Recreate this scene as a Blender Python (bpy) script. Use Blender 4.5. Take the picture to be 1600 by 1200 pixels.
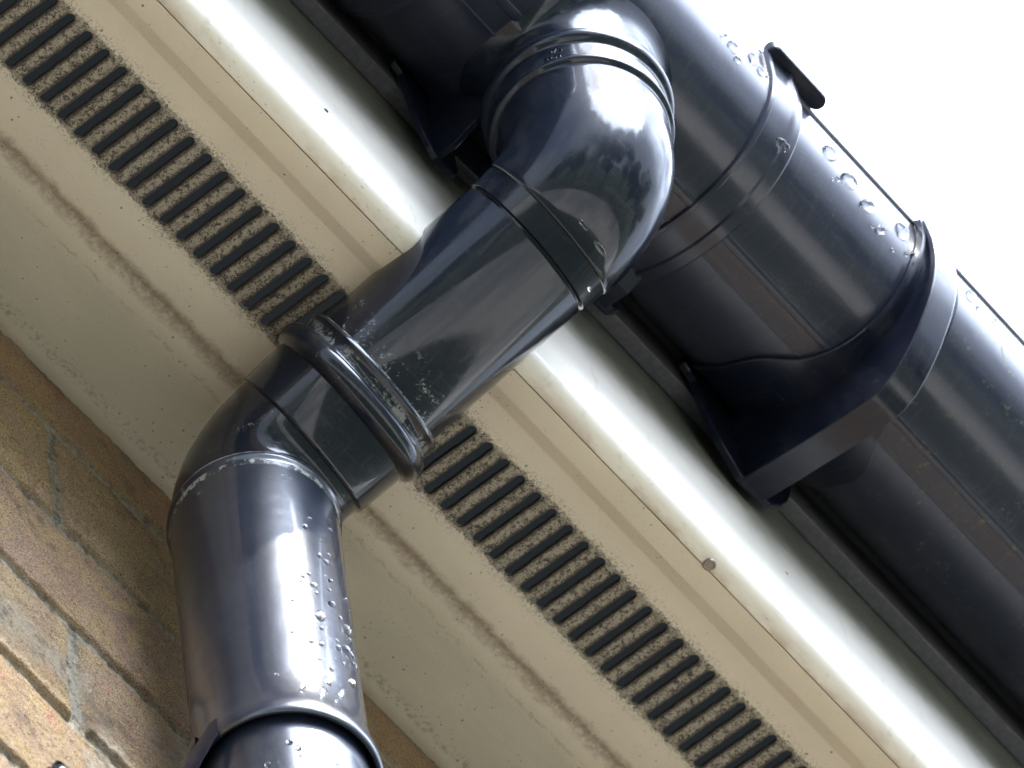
import bpy, bmesh, math, random
import numpy as np
from mathutils import Vector, Matrix
S = 0.001                       # all measures below are written in millimetres
rng = random.Random(7)
for o in list(bpy.data.objects): bpy.data.objects.remove(o)
scn = bpy.context.scene
COL = scn.collection

# ------------------------------------------------------------------ camera
RIGHT = Vector((-0.61993530, 0.77956118, -0.08924455))
DOWN = Vector((-0.64075903, -0.56861053, -0.51585844))
FWD = Vector((-0.45288860, -0.26261461, 0.85201261))
cam_d = bpy.data.cameras.new('camera')
cam = bpy.data.objects.new('camera', cam_d); COL.objects.link(cam)
m = Matrix((RIGHT, -DOWN, -FWD)).transposed().to_4x4()
m.translation = Vector((1663.23629652, 1095.87054616, -3218.35556616)) * S
cam.matrix_world = m
cam_d.sensor_width = 36.0
cam_d.lens = 36.0 * 14196.66 / 1600.0
cam_d.clip_start = 0.05; cam_d.clip_end = 2000
cam_d.dof.use_dof = True
cam_d.dof.focus_distance = 3.69
cam_d.dof.aperture_fstop = 26
scn.camera = cam

# ------------------------------------------------------------------ sky, sun, exposure
SKY_GLOW = 11.0                     # strength of the added bright sky patch against the haze
SUN_EL, SUN_AZ = 54.0, 78.0     # azimuth counted from +X towards +Y
w = bpy.data.worlds.new('World'); scn.world = w; w.use_nodes = True
nt = w.node_tree; nt.nodes.clear()
def N(nt, t, **k):
    n = nt.nodes.new(t)
    for a, b in k.items():
        if a == 'ins':
            for i, v in b.items(): n.inputs[i].default_value = v
        else: setattr(n, a, b)
    return n
sky = N(nt, 'ShaderNodeTexSky', sky_type='NISHITA', sun_disc=False)
sky.sun_elevation = math.radians(SUN_EL); sky.sun_rotation = math.radians(90 - SUN_AZ)
sky.air_density = 1.0; sky.dust_density = 2.0
tc = N(nt, 'ShaderNodeTexCoord')
cn = N(nt, 'ShaderNodeTexNoise', ins={'Scale': 1.7, 'Detail': 5.0, 'Roughness': 0.55})
nt.links.new(tc.outputs['Generated'], cn.inputs['Vector'])
cr = N(nt, 'ShaderNodeValToRGB')
cr.color_ramp.elements[0].position = 0.36; cr.color_ramp.elements[1].position = 0.56
nt.links.new(cn.outputs['Fac'], cr.inputs['Fac'])
mx = N(nt, 'ShaderNodeMix', data_type='RGBA')
nt.links.new(cr.outputs['Color'], mx.inputs[0])
nt.links.new(sky.outputs['Color'], mx.inputs[6])
# bright sky patch facing the wall, added for white highlights on the pipes
ce, ca_ = math.radians(45), math.radians(80)
cdir = Vector((math.cos(ce)*math.cos(ca_), math.cos(ce)*math.sin(ca_), math.sin(ce)))
dt = N(nt, 'ShaderNodeVectorMath', operation='DOT_PRODUCT'); nt.links.new(tc.outputs['Generated'], dt.inputs[0]); dt.inputs[1].default_value = cdir
wn = N(nt, 'ShaderNodeTexNoise', ins={'Scale': 6.0, 'Detail': 4.0}); nt.links.new(tc.outputs['Generated'], wn.inputs['Vector'])
dw = N(nt, 'ShaderNodeMath', operation='MULTIPLY_ADD'); nt.links.new(wn.outputs['Fac'], dw.inputs[0]); dw.inputs[1].default_value = .10; nt.links.new(dt.outputs['Value'], dw.inputs[2])
da = N(nt, 'ShaderNodeMapRange', interpolation_type='SMOOTHSTEP'); nt.links.new(dw.outputs[0], da.inputs[0])
for k, v in ((1, math.cos(math.radians(24)) + .05), (2, math.cos(math.radians(19)) + .05), (3, 1.0), (4, SKY_GLOW)): da.inputs[k].default_value = v
cs = N(nt, 'ShaderNodeVectorMath', operation='SCALE'); cs.inputs[0].default_value = (6.0, 6.8, 8.4); nt.links.new(da.outputs[0], cs.inputs['Scale'])
# second sky glow, added to whiten the gutter front by reflection
ce, ca_ = math.radians(58), math.radians(150)
d2 = N(nt, 'ShaderNodeVectorMath', operation='DOT_PRODUCT'); nt.links.new(tc.outputs['Generated'], d2.inputs[0])
d2.inputs[1].default_value = Vector((math.cos(ce)*math.cos(ca_), math.cos(ce)*math.sin(ca_), math.sin(ce)))
r2 = N(nt, 'ShaderNodeMapRange', interpolation_type='SMOOTHSTEP'); nt.links.new(d2.outputs['Value'], r2.inputs[0])
for k, v in ((1, math.cos(math.radians(42))), (2, math.cos(math.radians(14))), (3, 0.0), (4, 4.2)): r2.inputs[k].default_value = v
a2 = N(nt, 'ShaderNodeMath', operation='ADD'); nt.links.new(da.outputs[0], a2.inputs[0]); nt.links.new(r2.outputs[0], a2.inputs[1])
nt.links.new(a2.outputs[0], cs.inputs['Scale'])
nt.links.new(cs.outputs[0], mx.inputs[7])
bg = N(nt, 'ShaderNodeBackground', ins={'Strength': 0.12})
nt.links.new(mx.outputs[2], bg.inputs['Color'])
wo = N(nt, 'ShaderNodeOutputWorld'); nt.links.new(bg.outputs[0], wo.inputs['Surface'])
sd = bpy.data.lights.new('sun', 'SUN'); sun = bpy.data.objects.new('sun', sd); COL.objects.link(sun)
sd.energy = 2.6; sd.angle = math.radians(0.5); sd.color = (1.0, 0.96, 0.90)
el, az = math.radians(SUN_EL), math.radians(SUN_AZ)
sdir = Vector((math.cos(el)*math.cos(az), math.cos(el)*math.sin(az), math.sin(el)))
sun.rotation_euler = sdir.to_track_quat('Z', 'Y').to_euler(); sun.location = sdir * 20
scn.view_settings.view_transform = 'Standard'; scn.view_settings.look = 'None'
scn.view_settings.gamma = 1.0; scn.view_settings.exposure = 1.27

# ------------------------------------------------------------------ material helpers
class Mat:
    def __init__(s, name):
        s.m = bpy.data.materials.new(name); s.m.use_nodes = True
        s.nt = s.m.node_tree; s.nt.nodes.clear()
        s.out = s.n('ShaderNodeOutputMaterial'); s.b = s.n('ShaderNodeBsdfPrincipled')
        s.l(s.b.outputs[0], s.out.inputs[0])
        g = s.n('ShaderNodeNewGeometry')
        v = s.n('ShaderNodeVectorMath', operation='SCALE'); v.inputs['Scale'].default_value = 1000.0
        s.l(g.outputs['Position'], v.inputs[0]); s.pos = v.outputs[0]    # millimetres
        x = s.n('ShaderNodeSeparateXYZ'); s.l(s.pos, x.inputs[0])
        s.x, s.y, s.z = x.outputs
    def n(s, t, **k): return N(s.nt, t, **k)
    def l(s, a, b): s.nt.links.new(a, b)
    def math(s, op, a, b=None, c=None, clamp=False):
        n = s.n('ShaderNodeMath', operation=op, use_clamp=clamp)
        for i, v in enumerate((a, b, c)):
            if v is None: continue
            if isinstance(v, (int, float)): n.inputs[i].default_value = v
            else: s.l(v, n.inputs[i])
        return n.outputs[0]
    def noise(s, scale, detail=4, rough=0.6, stretch=None, dist=0.0, off=0.0):
        v = s.pos
        if stretch or off:
            mp = s.n('ShaderNodeMapping'); s.l(v, mp.inputs[0])
            if stretch: mp.inputs['Scale'].default_value = stretch
            mp.inputs['Location'].default_value = (off, off*1.7, off*.3)
            v = mp.outputs[0]
        n = s.n('ShaderNodeTexNoise', ins={'Scale': scale, 'Detail': detail, 'Roughness': rough, 'Distortion': dist})
        s.l(v, n.inputs['Vector']); return n.outputs['Fac']
    def ramp(s, f, a, b, lo=0.0, hi=1.0):
        n = s.n('ShaderNodeMapRange', clamp=True, interpolation_type='SMOOTHSTEP')
        s.l(f, n.inputs[0]); n.inputs[1].default_value = a; n.inputs[2].default_value = b
        n.inputs[3].default_value = lo; n.inputs[4].default_value = hi
        return n.outputs[0]
    def band(s, v, a, b, soft):          # 1 between a and b
        return s.math('MULTIPLY', s.ramp(v, a - soft, a + soft), s.ramp(v, b - soft, b + soft, 1, 0))
    def mix(s, f, a, b):
        n = s.n('ShaderNodeMix', data_type='RGBA')
        if isinstance(f, (int, float)): n.inputs[0].default_value = f
        else: s.l(f, n.inputs[0])
        for i, v in ((6, a), (7, b)):
            if isinstance(v, tuple): n.inputs[i].default_value = (*v, 1)
            else: s.l(v, n.inputs[i])
        return n.outputs[2]
    def set(s, **k):
        for a, v in k.items():
            a = a.replace('_', ' ')
            if isinstance(v, tuple): s.b.inputs[a].default_value = (*v, 1)
            elif isinstance(v, (int, float)): s.b.inputs[a].default_value = v
            else: s.l(v, s.b.inputs[a])
        return s
    def bump(s, h, dist, strength=1.0):
        n = s.n('ShaderNodeBump', ins={'Strength': strength, 'Distance': dist * S})
        s.l(h, n.inputs['Height']); s.l(n.outputs[0], s.b.inputs['Normal']); return n
    def voro(s, scale, feature='F1', rnd=1.0):
        n = s.n('ShaderNodeTexVoronoi', feature=feature, ins={'Scale': scale, 'Randomness': rnd})
        s.l(s.pos, n.inputs['Vector']); return n

def specks(M, scale, size, keep):        # scattered small dark dots
    v = M.voro(scale)
    d = M.ramp(v.outputs['Distance'], size*.6, size, 1, 0)
    c = M.n('ShaderNodeSeparateColor'); M.l(v.outputs['Color'], c.inputs[0])
    return M.math('MULTIPLY', d, M.math('LESS_THAN', c.outputs[0], keep))

def pvc(name, spec=.10, base=(0.005, 0.008, 0.016), rough=0.06, dust=0.34, stains=()):
    M = Mat(name)
    big = M.noise(0.035, 5, .6); fine = M.noise(0.9, 4, .7); mid = M.noise(0.18, 5, .65, dist=.6)
    scr = M.ramp(M.noise(0.35, 3, .5, stretch=(1.0, .12, .12), off=31), .60, .64)
    scr2 = M.ramp(M.noise(0.3, 3, .5, stretch=(.15, 1.2, .8), off=5), .62, .65)
    d = M.math('MULTIPLY', M.ramp(big, .38, .75), M.ramp(fine, .35, .8))
    d = M.math('MULTIPLY', d, dust)
    sp = specks(M, 0.55, .22, .35)
    d = M.math('ADD', d, M.math('MULTIPLY', sp, .35 * dust), clamp=True)
    d = M.math('ADD', d, M.math('MULTIPLY', M.math('ADD', scr, scr2), .11), clamp=True)
    col = M.mix(M.math('MULTIPLY', d, .55), base, (0.115, 0.115, 0.115))
    r = M.math('MULTIPLY_ADD', d, .45, rough)
    r = M.math('ADD', r, M.math('MULTIPLY', M.ramp(mid, .4, .7), .10))
    for (axis, a, b, soft, colour, lo) in stains:   # (field, from, to, softness, crust colour, noise cut)
        mk = M.band({'x': M.x, 'y': M.y, 'z': M.z}[axis] if isinstance(axis, str) else axis(M), a, b, soft)
        nn = M.ramp(M.math('ADD', M.math('MULTIPLY', M.noise(.5, 6, .75, off=a), .6), M.math('MULTIPLY', M.noise(.09, 3, .6, off=b), .5)), lo, lo + .10)
        mk = M.math('MULTIPLY', mk, nn)
        col = M.mix(mk, col, colour); r = M.math('MAXIMUM', r, M.math('MULTIPLY', mk, .8))
    M.set(Base_Color=col, Roughness=M.math('MAXIMUM', r, .30), Specular_IOR_Level=spec, Coat_Weight=M.math('SUBTRACT', 1.0, M.math('MULTIPLY', d, .8)), Coat_Roughness=M.math('MULTIPLY', r, .75), Coat_IOR=1.38)
    h = M.math('ADD', M.math('MULTIPLY', M.noise(.03, 2, .5), 2.0), M.math('MULTIPLY', fine, .03))
    h = M.math('ADD', h, M.math('MULTIPLY', M.math('ADD', scr, scr2), -.03))
    M.bump(h, .35)
    return M.m

# ------------------------------------------------------------------ mesh helpers
def tag(o, label=None, cat=None, group=None, kind=None):
    if label: o['label'] = label
    if cat: o['category'] = cat
    if group: o['group'] = group
    if kind: o['kind'] = kind
    return o
def link(name, verts, faces, mat, parent=None, smooth=True, sharp=35, loc=(0, 0, 0)):
    me = bpy.data.meshes.new(name)
    L = Vector(loc)
    me.from_pydata([tuple((Vector(v) - L) * S) for v in verts], [], faces)
    me.update()
    bm = bmesh.new(); bm.from_mesh(me)
    bmesh.ops.remove_doubles(bm, verts=bm.verts, dist=1e-7)
    bmesh.ops.recalc_face_normals(bm, faces=bm.faces)
    bm.to_mesh(me); bm.free()
    if smooth:
        me.shade_smooth(); me.set_sharp_from_angle(angle=math.radians(sharp))
    me.materials.append(mat)
    o = bpy.data.objects.new(name, me); COL.objects.link(o)
    if parent: o.parent = parent; o.location = (L * S) - parent.location
    else: o.location = L * S
    return o
def empty(name, loc, label, cat, group=None):
    o = bpy.data.objects.new(name, None); COL.objects.link(o); o.location = Vector(loc) * S
    o.empty_display_size = .02
    return tag(o, label, cat, group)
class Geo:
    def __init__(s): s.v = []; s.f = []
    def add(s, v, f):
        k = len(s.v); s.v += [tuple(p) for p in v]; s.f += [tuple(i + k for i in q) for q in f]; return s
    def box(s, a, b):
        (x0, y0, z0), (x1, y1, z1) = a, b
        v = [(x, y, z) for x in (x0, x1) for y in (y0, y1) for z in (z0, z1)]
        return s.add(v, [(0,1,3,2),(4,6,7,5),(0,4,5,1),(2,3,7,6),(0,2,6,4),(1,5,7,3)])
    def prism(s, prof, x0, x1):          # closed YZ outline between two X planes
        n = len(prof)
        v = [(x0, y, z) for y, z in prof] + [(x1, y, z) for y, z in prof]
        f = [(i, (i+1) % n, n + (i+1) % n, n + i) for i in range(n)]
        return s.add(v, f + [tuple(range(n)), tuple(range(2*n-1, n-1, -1))])
    def lathe(s, axis_pts, N_=96, a0=0, a1=360, e1=(1,0,0)):
        # axis_pts: list of (centre Vector, tangent Vector, radius); e1 = fixed side vector
        full = abs(a1 - a0) >= 360
        v = []; m_ = N_ if full else N_ + 1
        for c, t, r in axis_pts:
            u = Vector(e1); u = (u - t * u.dot(t)).normalized(); n = t.cross(u).normalized()
            for k in range(m_):
                a = math.radians(a0 + (a1 - a0) * k / N_)
                v.append(c + r * (math.cos(a) * u + math.sin(a) * n))
        f = []
        for i in range(len(axis_pts) - 1):
            for k in range(N_):
                k2 = (k + 1) % m_
                f.append((i*m_ + k, i*m_ + k2, (i+1)*m_ + k2, (i+1)*m_ + k))
        return s.add(v, f)
def bevel_obj(o, wdt=.6, seg=2, ang=40):
    b = o.modifiers.new('bevel', 'BEVEL'); b.width = wdt * S; b.segments = seg
    b.limit_method = 'ANGLE'; b.angle_limit = math.radians(ang); b.harden_normals = False
    return o
def vz(profile, x=0, y=0):               # vertical lathe: list of (z, r)
    return [(Vector((x, y, z)), Vector((0, 0, 1)), r) for z, r in profile]
class Bend:                              # straight - arc - straight path in the plane x = 0
    def __init__(s, K, dA, dB, Rb):
        s.K = Vector(K); s.A = Vector(dA).normalized(); s.B = Vector(dB).normalized(); s.R = Rb
        s.th = math.pi - s.A.angle(s.B); s.T = Rb * math.tan(s.th / 2)
        bis = (s.A + s.B).normalized(); s.c = s.K + bis * (Rb / math.cos(s.th / 2))
        s.L = Rb * s.th
    def at(s, D):                        # D<0: distance from corner along A; D>0 along B; inside +-T: arc
        if D <= -s.T: return s.K + s.A * -D, -s.A
        if D >= s.T: return s.K + s.B * D, s.B
        k = (D + s.T) / (2 * s.T) * s.th
        u = (s.K + s.A * s.T) - s.c
        ax = u.cross(-s.A).normalized(); q = Matrix.Rotation(k, 3, ax)
        return s.c + q @ u, (q @ -s.A).normalized()
    def pts(s, prof):
        r = []
        for D, rad in prof: c, t = s.at(D); r.append((c, t, rad))
        return r

# ------------------------------------------------------------------ materials
M_ = Mat('grass_and_paving')
gcol = M_.mix(M_.ramp(M_.noise(.0006, 4, .6), .42, .5), (0.27, 0.25, 0.22), (0.14, 0.14, 0.10))
gcol = M_.mix(M_.ramp(M_.y, 4300, 4350), (0.030, 0.044, 0.022), (0.60, 0.555, 0.48))
gcol = M_.mix(M_.ramp(M_.y, 8600, 8650), gcol, (0.06, 0.08, 0.035))
M_.set(Base_Color=gcol, Roughness=.9)
GROUND = M_.m

def soffit_mat(name, base, slots):
    M = Mat(name)
    big = M.noise(.02, 4, .6); fine = M.noise(1.6, 4, .7)
    c = M.mix(M.ramp(big, .35, .7, 0, .35), base, tuple(v * .86 for v in base))
    # brown dirt lodged in the board joint and a duller tone towards the wall
    wob = M.math('MULTIPLY_ADD', M.noise(.12, 4, .7), 8.0, M.y)
    wall_tint = M.math('MULTIPLY', M.ramp(M.y, 12, 2, 0, 1), M.ramp(M.noise(.05, 5, .65, stretch=(.35, 1, 1)), .3, .7, .35, .8))
    c = M.mix(wall_tint, c, (0.50, 0.46, 0.35))
    joint = M.math('MULTIPLY', M.band(wob, 19.0, 26.5, 2.4), M.ramp(M.noise(.35, 5, .7), .25, .6, .35, 1))
    c = M.mix(M.math('MULTIPLY', joint, .75), c, (0.25, 0.18, 0.13))
    edge = M.math('MULTIPLY', M.band(wob, -31, -26, 1.5), M.ramp(M.noise(.4, 5, .7, off=9), .45, .62, 0, .5))
    c = M.mix(edge, c, (0.16, 0.15, 0.11))
    line = M.math('MULTIPLY', M.band(wob, 10.2, 11.6, .5), M.ramp(M.noise(.2, 5, .7, off=4), .4, .6, 0, .35))
    c = M.mix(line, c, (0.2, 0.17, 0.12))
    # loose specks
    sp = M.math('MULTIPLY', specks(M, .33, .17, .35), M.ramp(M.noise(.03, 3, .6, off=3), .4, .6))
    sp = M.math('ADD', sp, M.math('MULTIPLY', specks(M, .9, .2, .12), .8), clamp=True)
    sp = M.math('ADD', sp, M.math('MULTIPLY', specks(M, .13, .10, .3), 1.0), clamp=True)
    c = M.mix(M.math('MULTIPLY', sp, .75), c, (0.09, 0.075, 0.06))
    c = M.mix(M.ramp(fine, .3, .8, 0, .10), c, (0.3, 0.25, 0.2))
    h = fine
    if slots:
        # felt of dust and cobweb caught round the ventilation slots
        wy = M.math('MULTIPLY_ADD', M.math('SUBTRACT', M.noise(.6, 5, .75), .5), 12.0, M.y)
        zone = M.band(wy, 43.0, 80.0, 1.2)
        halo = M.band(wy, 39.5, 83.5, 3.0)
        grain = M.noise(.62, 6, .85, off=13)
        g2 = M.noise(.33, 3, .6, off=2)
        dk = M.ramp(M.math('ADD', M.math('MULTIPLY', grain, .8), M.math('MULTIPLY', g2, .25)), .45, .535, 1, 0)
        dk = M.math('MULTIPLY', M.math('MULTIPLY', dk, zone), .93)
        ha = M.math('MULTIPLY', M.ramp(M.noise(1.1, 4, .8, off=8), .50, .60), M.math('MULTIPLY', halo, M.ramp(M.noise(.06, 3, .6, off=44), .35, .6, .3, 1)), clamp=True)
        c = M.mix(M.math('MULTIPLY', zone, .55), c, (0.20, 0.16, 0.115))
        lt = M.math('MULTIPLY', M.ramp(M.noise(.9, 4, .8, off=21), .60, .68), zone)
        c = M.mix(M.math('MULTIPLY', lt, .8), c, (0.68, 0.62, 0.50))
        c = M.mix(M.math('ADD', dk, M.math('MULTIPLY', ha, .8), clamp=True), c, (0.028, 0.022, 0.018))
        # rims of the slots
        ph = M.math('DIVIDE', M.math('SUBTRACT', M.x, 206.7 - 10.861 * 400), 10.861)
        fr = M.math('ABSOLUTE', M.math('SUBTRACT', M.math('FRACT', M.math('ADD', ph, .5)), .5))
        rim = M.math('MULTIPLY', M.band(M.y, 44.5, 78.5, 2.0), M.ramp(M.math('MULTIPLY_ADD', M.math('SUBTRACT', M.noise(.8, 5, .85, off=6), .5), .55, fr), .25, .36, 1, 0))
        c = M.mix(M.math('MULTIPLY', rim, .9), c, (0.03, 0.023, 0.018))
        h = M.math('MULTIPLY_ADD', M.math('MULTIPLY', grain, zone), 4.0, fine)
    M.set(Base_Color=c, Roughness=.42 if not slots else M.math('MULTIPLY_ADD', sp, .3, .45), Specular_IOR_Level=.45)
    M.bump(h, .25, .8)
    return M.m
SOFFIT = soffit_mat('cream_soffit_plastic', (0.68, 0.595, 0.465), True)
M_ = Mat('white_fascia_plastic')
c = M_.mix(M_.ramp(M_.noise(.02, 4, .6), .35, .7, 0, .3), (0.76, 0.72, 0.63), (0.68, 0.63, 0.53))
st = M_.math('MULTIPLY', M_.ramp(M_.y, 109, 117, 1, 0), M_.ramp(M_.noise(.06, 5, .7, stretch=(.5, 1, 1)), .42, .62))
c = M_.mix(M_.math('MULTIPLY', st, .6), c, (0.34, 0.21, 0.13))
sp = M_.math('ADD', M_.math('MULTIPLY', specks(M_, .45, .18, .4), M_.ramp(M_.noise(.04, 3, .6), .45, .6)), specks(M_, .12, .08, .35), clamp=True)
c = M_.mix(M_.math('MULTIPLY', sp, .7), c, (0.1, 0.075, 0.055))
c = M_.mix(M_.ramp(M_.z, 20, 38, 0, .7), c, (0.49, 0.45, 0.40))  # light change round the nose put into the colour, front toned down
top_shade = M_.math('MULTIPLY', M_.ramp(M_.noise(.08, 6, .7, off=5), .15, .50, .55, 1), M_.ramp(M_.math('MULTIPLY_ADD', M_.noise(.05, 5, .6), 26, M_.z), 53, 111, .0, .93))  # dark fade painted in for shade behind the gutter, with uneven grime
c = M_.mix(top_shade, c, (0.12, 0.125, 0.10))
c = M_.mix(M_.math('MULTIPLY', M_.ramp(M_.noise(.12, 5, .7, stretch=(1, 1, .25), off=2), .56, .7), .25), c, (0.3, 0.26, 0.2))
M_.set(Base_Color=c, Roughness=.38); M_.bump(M_.noise(1.2, 3, .6), .12, .6)
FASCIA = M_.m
M_ = Mat('grey_strip_plastic'); M_.set(Base_Color=M_.mix(M_.ramp(M_.noise(.3, 5, .7), .4, .7), (0.085, 0.08, 0.088), (0.13, 0.12, 0.13)), Roughness=.6)
STRIP = M_.m
M_ = Mat('dark_timber'); M_.set(Base_Color=M_.mix(M_.noise(.1, 4, .6, stretch=(.1, 1, 1)), (0.012, 0.012, 0.014), (0.02, 0.018, 0.018)), Roughness=.9); TIMBER = M_.m
M_ = Mat('roof_tile_clay'); M_.set(Base_Color=M_.mix(M_.noise(.02, 5, .65), (0.20, 0.10, 0.06), (0.14, 0.11, 0.08)), Roughness=.85); M_.bump(M_.noise(.3, 4, .7), 1.0); TILE = M_.m
GLINE = (0.42, 0.44, 0.42)
PVC = pvc('black_pipe_plastic')
PVC_G = pvc('black_gutter_plastic', spec=.16, base=(0.018, 0.021, 0.036), rough=.17, dust=.5,
            stains=((lambda M: M.math('ADD', M.x, M.math('MULTIPLY', M.y, 0)), -900, -215, 10, (0.07, 0.075, 0.035), .62),))
PVC_D = pvc('black_bracket_plastic', spec=.1, base=(0.005, 0.007, 0.017), rough=.2, dust=.3)
K1, K2 = Vector((10.9, 6.3, -50.4)), Vector((-8.2, 180.3, 22.3))      # corners of the swan neck
DV = K1 - Vector((0, 0, -30))           # where the vertical run stands
SL = (K2 - K1).normalized(); SLEN = (K2 - K1).length
def along(M):                            # distance from the lower corner along the sloping pipe
    n = M.n('ShaderNodeVectorMath', operation='DOT_PRODUCT'); M.l(M.pos, n.inputs[0]); n.inputs[1].default_value = SL
    return M.math('SUBTRACT', n.outputs['Value'], K1.dot(SL))
PVC_LB = pvc('black_lower_bend_plastic', dust=.35, stains=((along, 62.0, 66, 1.2, (0.17, 0.185, 0.185), .53), (along, 69.6, 70.6, .5, (0.22, 0.24, 0.24), .53), (along, 47, 60, 2.0, (0.20, 0.22, 0.22), .68), (along, 8, 26, 2.0, (0.32, 0.34, 0.34), .66)))
PVC_SP = pvc('black_sloping_pipe_plastic', dust=.3, stains=((along, 60, 84, 6.0, (0.30, 0.32, 0.31), .60),))
PVC_SK = pvc('black_socket_plastic', spec=.75, base=(0.009, 0.014, 0.03), dust=.45, stains=(('z', -78.0, -76.6, .4, (0.30, 0.32, 0.32), .46), ('z', -84.9, -81.9, .8, (0.34, 0.36, 0.33), .52), ('z', -95, -80, 5, (0.3, 0.32, 0.34), .62)))
PVC_DP = pvc('black_downpipe_plastic', spec=.9, base=(0.009, 0.014, 0.03), rough=.12, dust=.6)
M_ = Mat('rain_water'); M_.set(Base_Color=(1.0, 1.0, 1.0), Roughness=0.0, IOR=1.333, Transmission_Weight=1.0); WATER = M_.m
M_ = Mat('rusty_steel'); M_.set(Base_Color=M_.mix(M_.noise(1., 4, .7), (0.2, 0.14, 0.1), (0.4, 0.38, 0.36)), Metallic=.7, Roughness=.5); STEEL = M_.m
M_ = Mat('dead_insect'); M_.set(Base_Color=(0.03, 0.025, 0.02), Roughness=.7); DEBRIS = M_.m

# ------------------------------------------------------------------ ground
g = Geo().add([(-60000, -60000, -4800), (60000, -60000, -4800), (60000, 60000, -4800), (-60000, 60000, -4800)], [(0, 1, 2, 3)])
tag(link('ground', g.v, g.f, GROUND, smooth=False), kind='structure')

g = Geo().box((-20000, -60, -4830), (20000, 640, -4760))
M_ = Mat('pale_concrete'); M_.set(Base_Color=M_.mix(M_.noise(.02, 5, .7), (0.36, 0.34, 0.31), (0.46, 0.44, 0.40)), Roughness=.9)
tag(link('path', g.v, g.f, M_.m, smooth=False), kind='structure')

# ------------------------------------------------------------------ brick wall: fine relief in view, coarse beyond
WY = -41.0
nprng = np.random.default_rng(5)
def vnoise(x, z, scale, seed):
    r = np.random.default_rng(seed); T = r.random((256, 256))
    u, v = x / scale, z / scale; i, j = np.floor(u).astype(int), np.floor(v).astype(int)
    a, b = u - i, v - j; a = a*a*(3-2*a); b = b*b*(3-2*b); i %= 256; j %= 256; i1, j1 = (i+1) % 256, (j+1) % 256
    return (T[i, j]*(1-a)+T[i1, j]*a)*(1-b) + (T[i, j1]*(1-a)+T[i1, j1]*a)*b
def fbm(x, z, s, seed, o=5):
    t = 0; a = 1; n = 0
    for k in range(o): t = t + a*vnoise(x, z, s/2**k, seed+k); n += a; a *= .55
    return t / n
def axis(lo, hi, step, flo, fhi, coarse):
    a = list(np.arange(flo, fhi, step)); b = list(np.arange(fhi, hi + coarse, coarse)); c_ = list(np.arange(flo - coarse, lo - coarse, -coarse))[::-1]
    return np.array(c_ + a + b)
xs = axis(-5000, 5000, 0.95, -185, 150, 9.0)
zs = axis(-4800, 190, 0.95, -370, 12, 9.0); zs = zs[zs <= 190]
X, Z = np.meshgrid(xs, zs, indexing='ij')
Zw = Z + (fbm(X, Z, 40, 3) - .5) * 4.5
Xw = X + (fbm(X, Z, 30, 13) - .5) * 4
course = np.floor((Zw + 27) / 75.0)
zf = (Zw + 27) / 75.0 - course
off = np.where(course % 2 == 0, -36.0, 76.0) + (fbm(course*0+500, course*97.0, 60, 77, 1)-.5)*6
bx = np.floor((Xw - off) / 225.0); xf = (Xw - off) / 225.0 - bx
dz_ = np.minimum(zf, 1 - zf) * 75.0; dx_ = np.minimum(xf, 1 - xf) * 225.0
d = np.minimum(dz_, dx_) - 4.4 + (fbm(X, Z, 9, 21) - .5) * 3.0
mask = np.clip((d + .6) / 1.6, 0, 1); mask = mask*mask*(3-2*mask)
prof = np.clip(d / 2.2, 0, 1); prof = 1 - (1 - prof)**2
rough = (fbm(X, Z, 3.2, 31, 3) - .5) * 1.7 + (fbm(X, Z, 30, 41) - .5) * 1.0
mort = (fbm(X, Z, 3.5, 51, 4) - .5) * 2.4 + (fbm(X, Z, 18, 61, 3) - .5) * 1.4 + 1.5
smear = np.clip((fbm(X, Z, 55, 91, 4) - .55) * 8, 0, 1) * (Z < -180)         # mortar smeared over a few faces
H = WY - 6.0 + mask * (2.4 * prof + rough + 2.2) + (1 - mask) * mort
H = np.minimum(H, WY + .6)
nx, nz = X.shape
V = np.stack([X, H, Z], -1).reshape(-1, 3) * S
idx = np.arange(nx * nz).reshape(nx, nz)
F = np.stack([idx[:-1, :-1], idx[:-1, 1:], idx[1:, 1:], idx[1:, :-1]], -1).reshape(-1, 4)
me = bpy.data.meshes.new('brick_wall')
me.vertices.add(len(V)); me.vertices.foreach_set('co', V.ravel())
me.loops.add(F.size); me.loops.foreach_set('vertex_index', F.ravel())
me.polygons.add(len(F)); me.polygons.foreach_set('loop_start', np.arange(0, F.size, 4))
me.update(calc_edges=True); me.shade_smooth()
ca = me.color_attributes.new('brick', 'FLOAT_COLOR', 'POINT')
rid = vnoise(course * 7.0 + .5, bx * 5.0 + .5, 1.0, 7)
rid2 = vnoise(course * 3.0 + 40.5, bx * 11.0 + 9.5, 1.0, 17)
cc = np.stack([mask * (1 - .75*smear), rid, rid2, np.ones_like(rid)], -1).reshape(-1)
ca.data.foreach_set('color', cc.astype(np.float32))
M_ = Mat('buff_brick_and_mortar')
at = M_.n('ShaderNodeAttribute', attribute_name='brick'); sp_ = M_.n('ShaderNodeSeparateColor'); M_.l(at.outputs['Color'], sp_.inputs[0])
mk, r1, r2 = sp_.outputs
c = M_.mix(M_.ramp(r1, .25, .75), (0.42, 0.30, 0.18), (0.36, 0.235, 0.16))
c = M_.mix(M_.ramp(M_.noise(.045, 5, .6, dist=1.0), .42, .62, 0, .75), c, (0.47, 0.33, 0.15))
c = M_.mix(M_.ramp(M_.noise(.035, 4, .6, off=40, dist=.8), .50, .62, 0, .5), c, (0.30, 0.19, 0.12))
c = M_.mix(M_.math('MULTIPLY', M_.ramp(M_.noise(.05, 4, .7, off=70), .60, .68), .5), c, (0.50, 0.20, 0.15))
gr = M_.noise(1.3, 3, .8, off=3)
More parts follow.
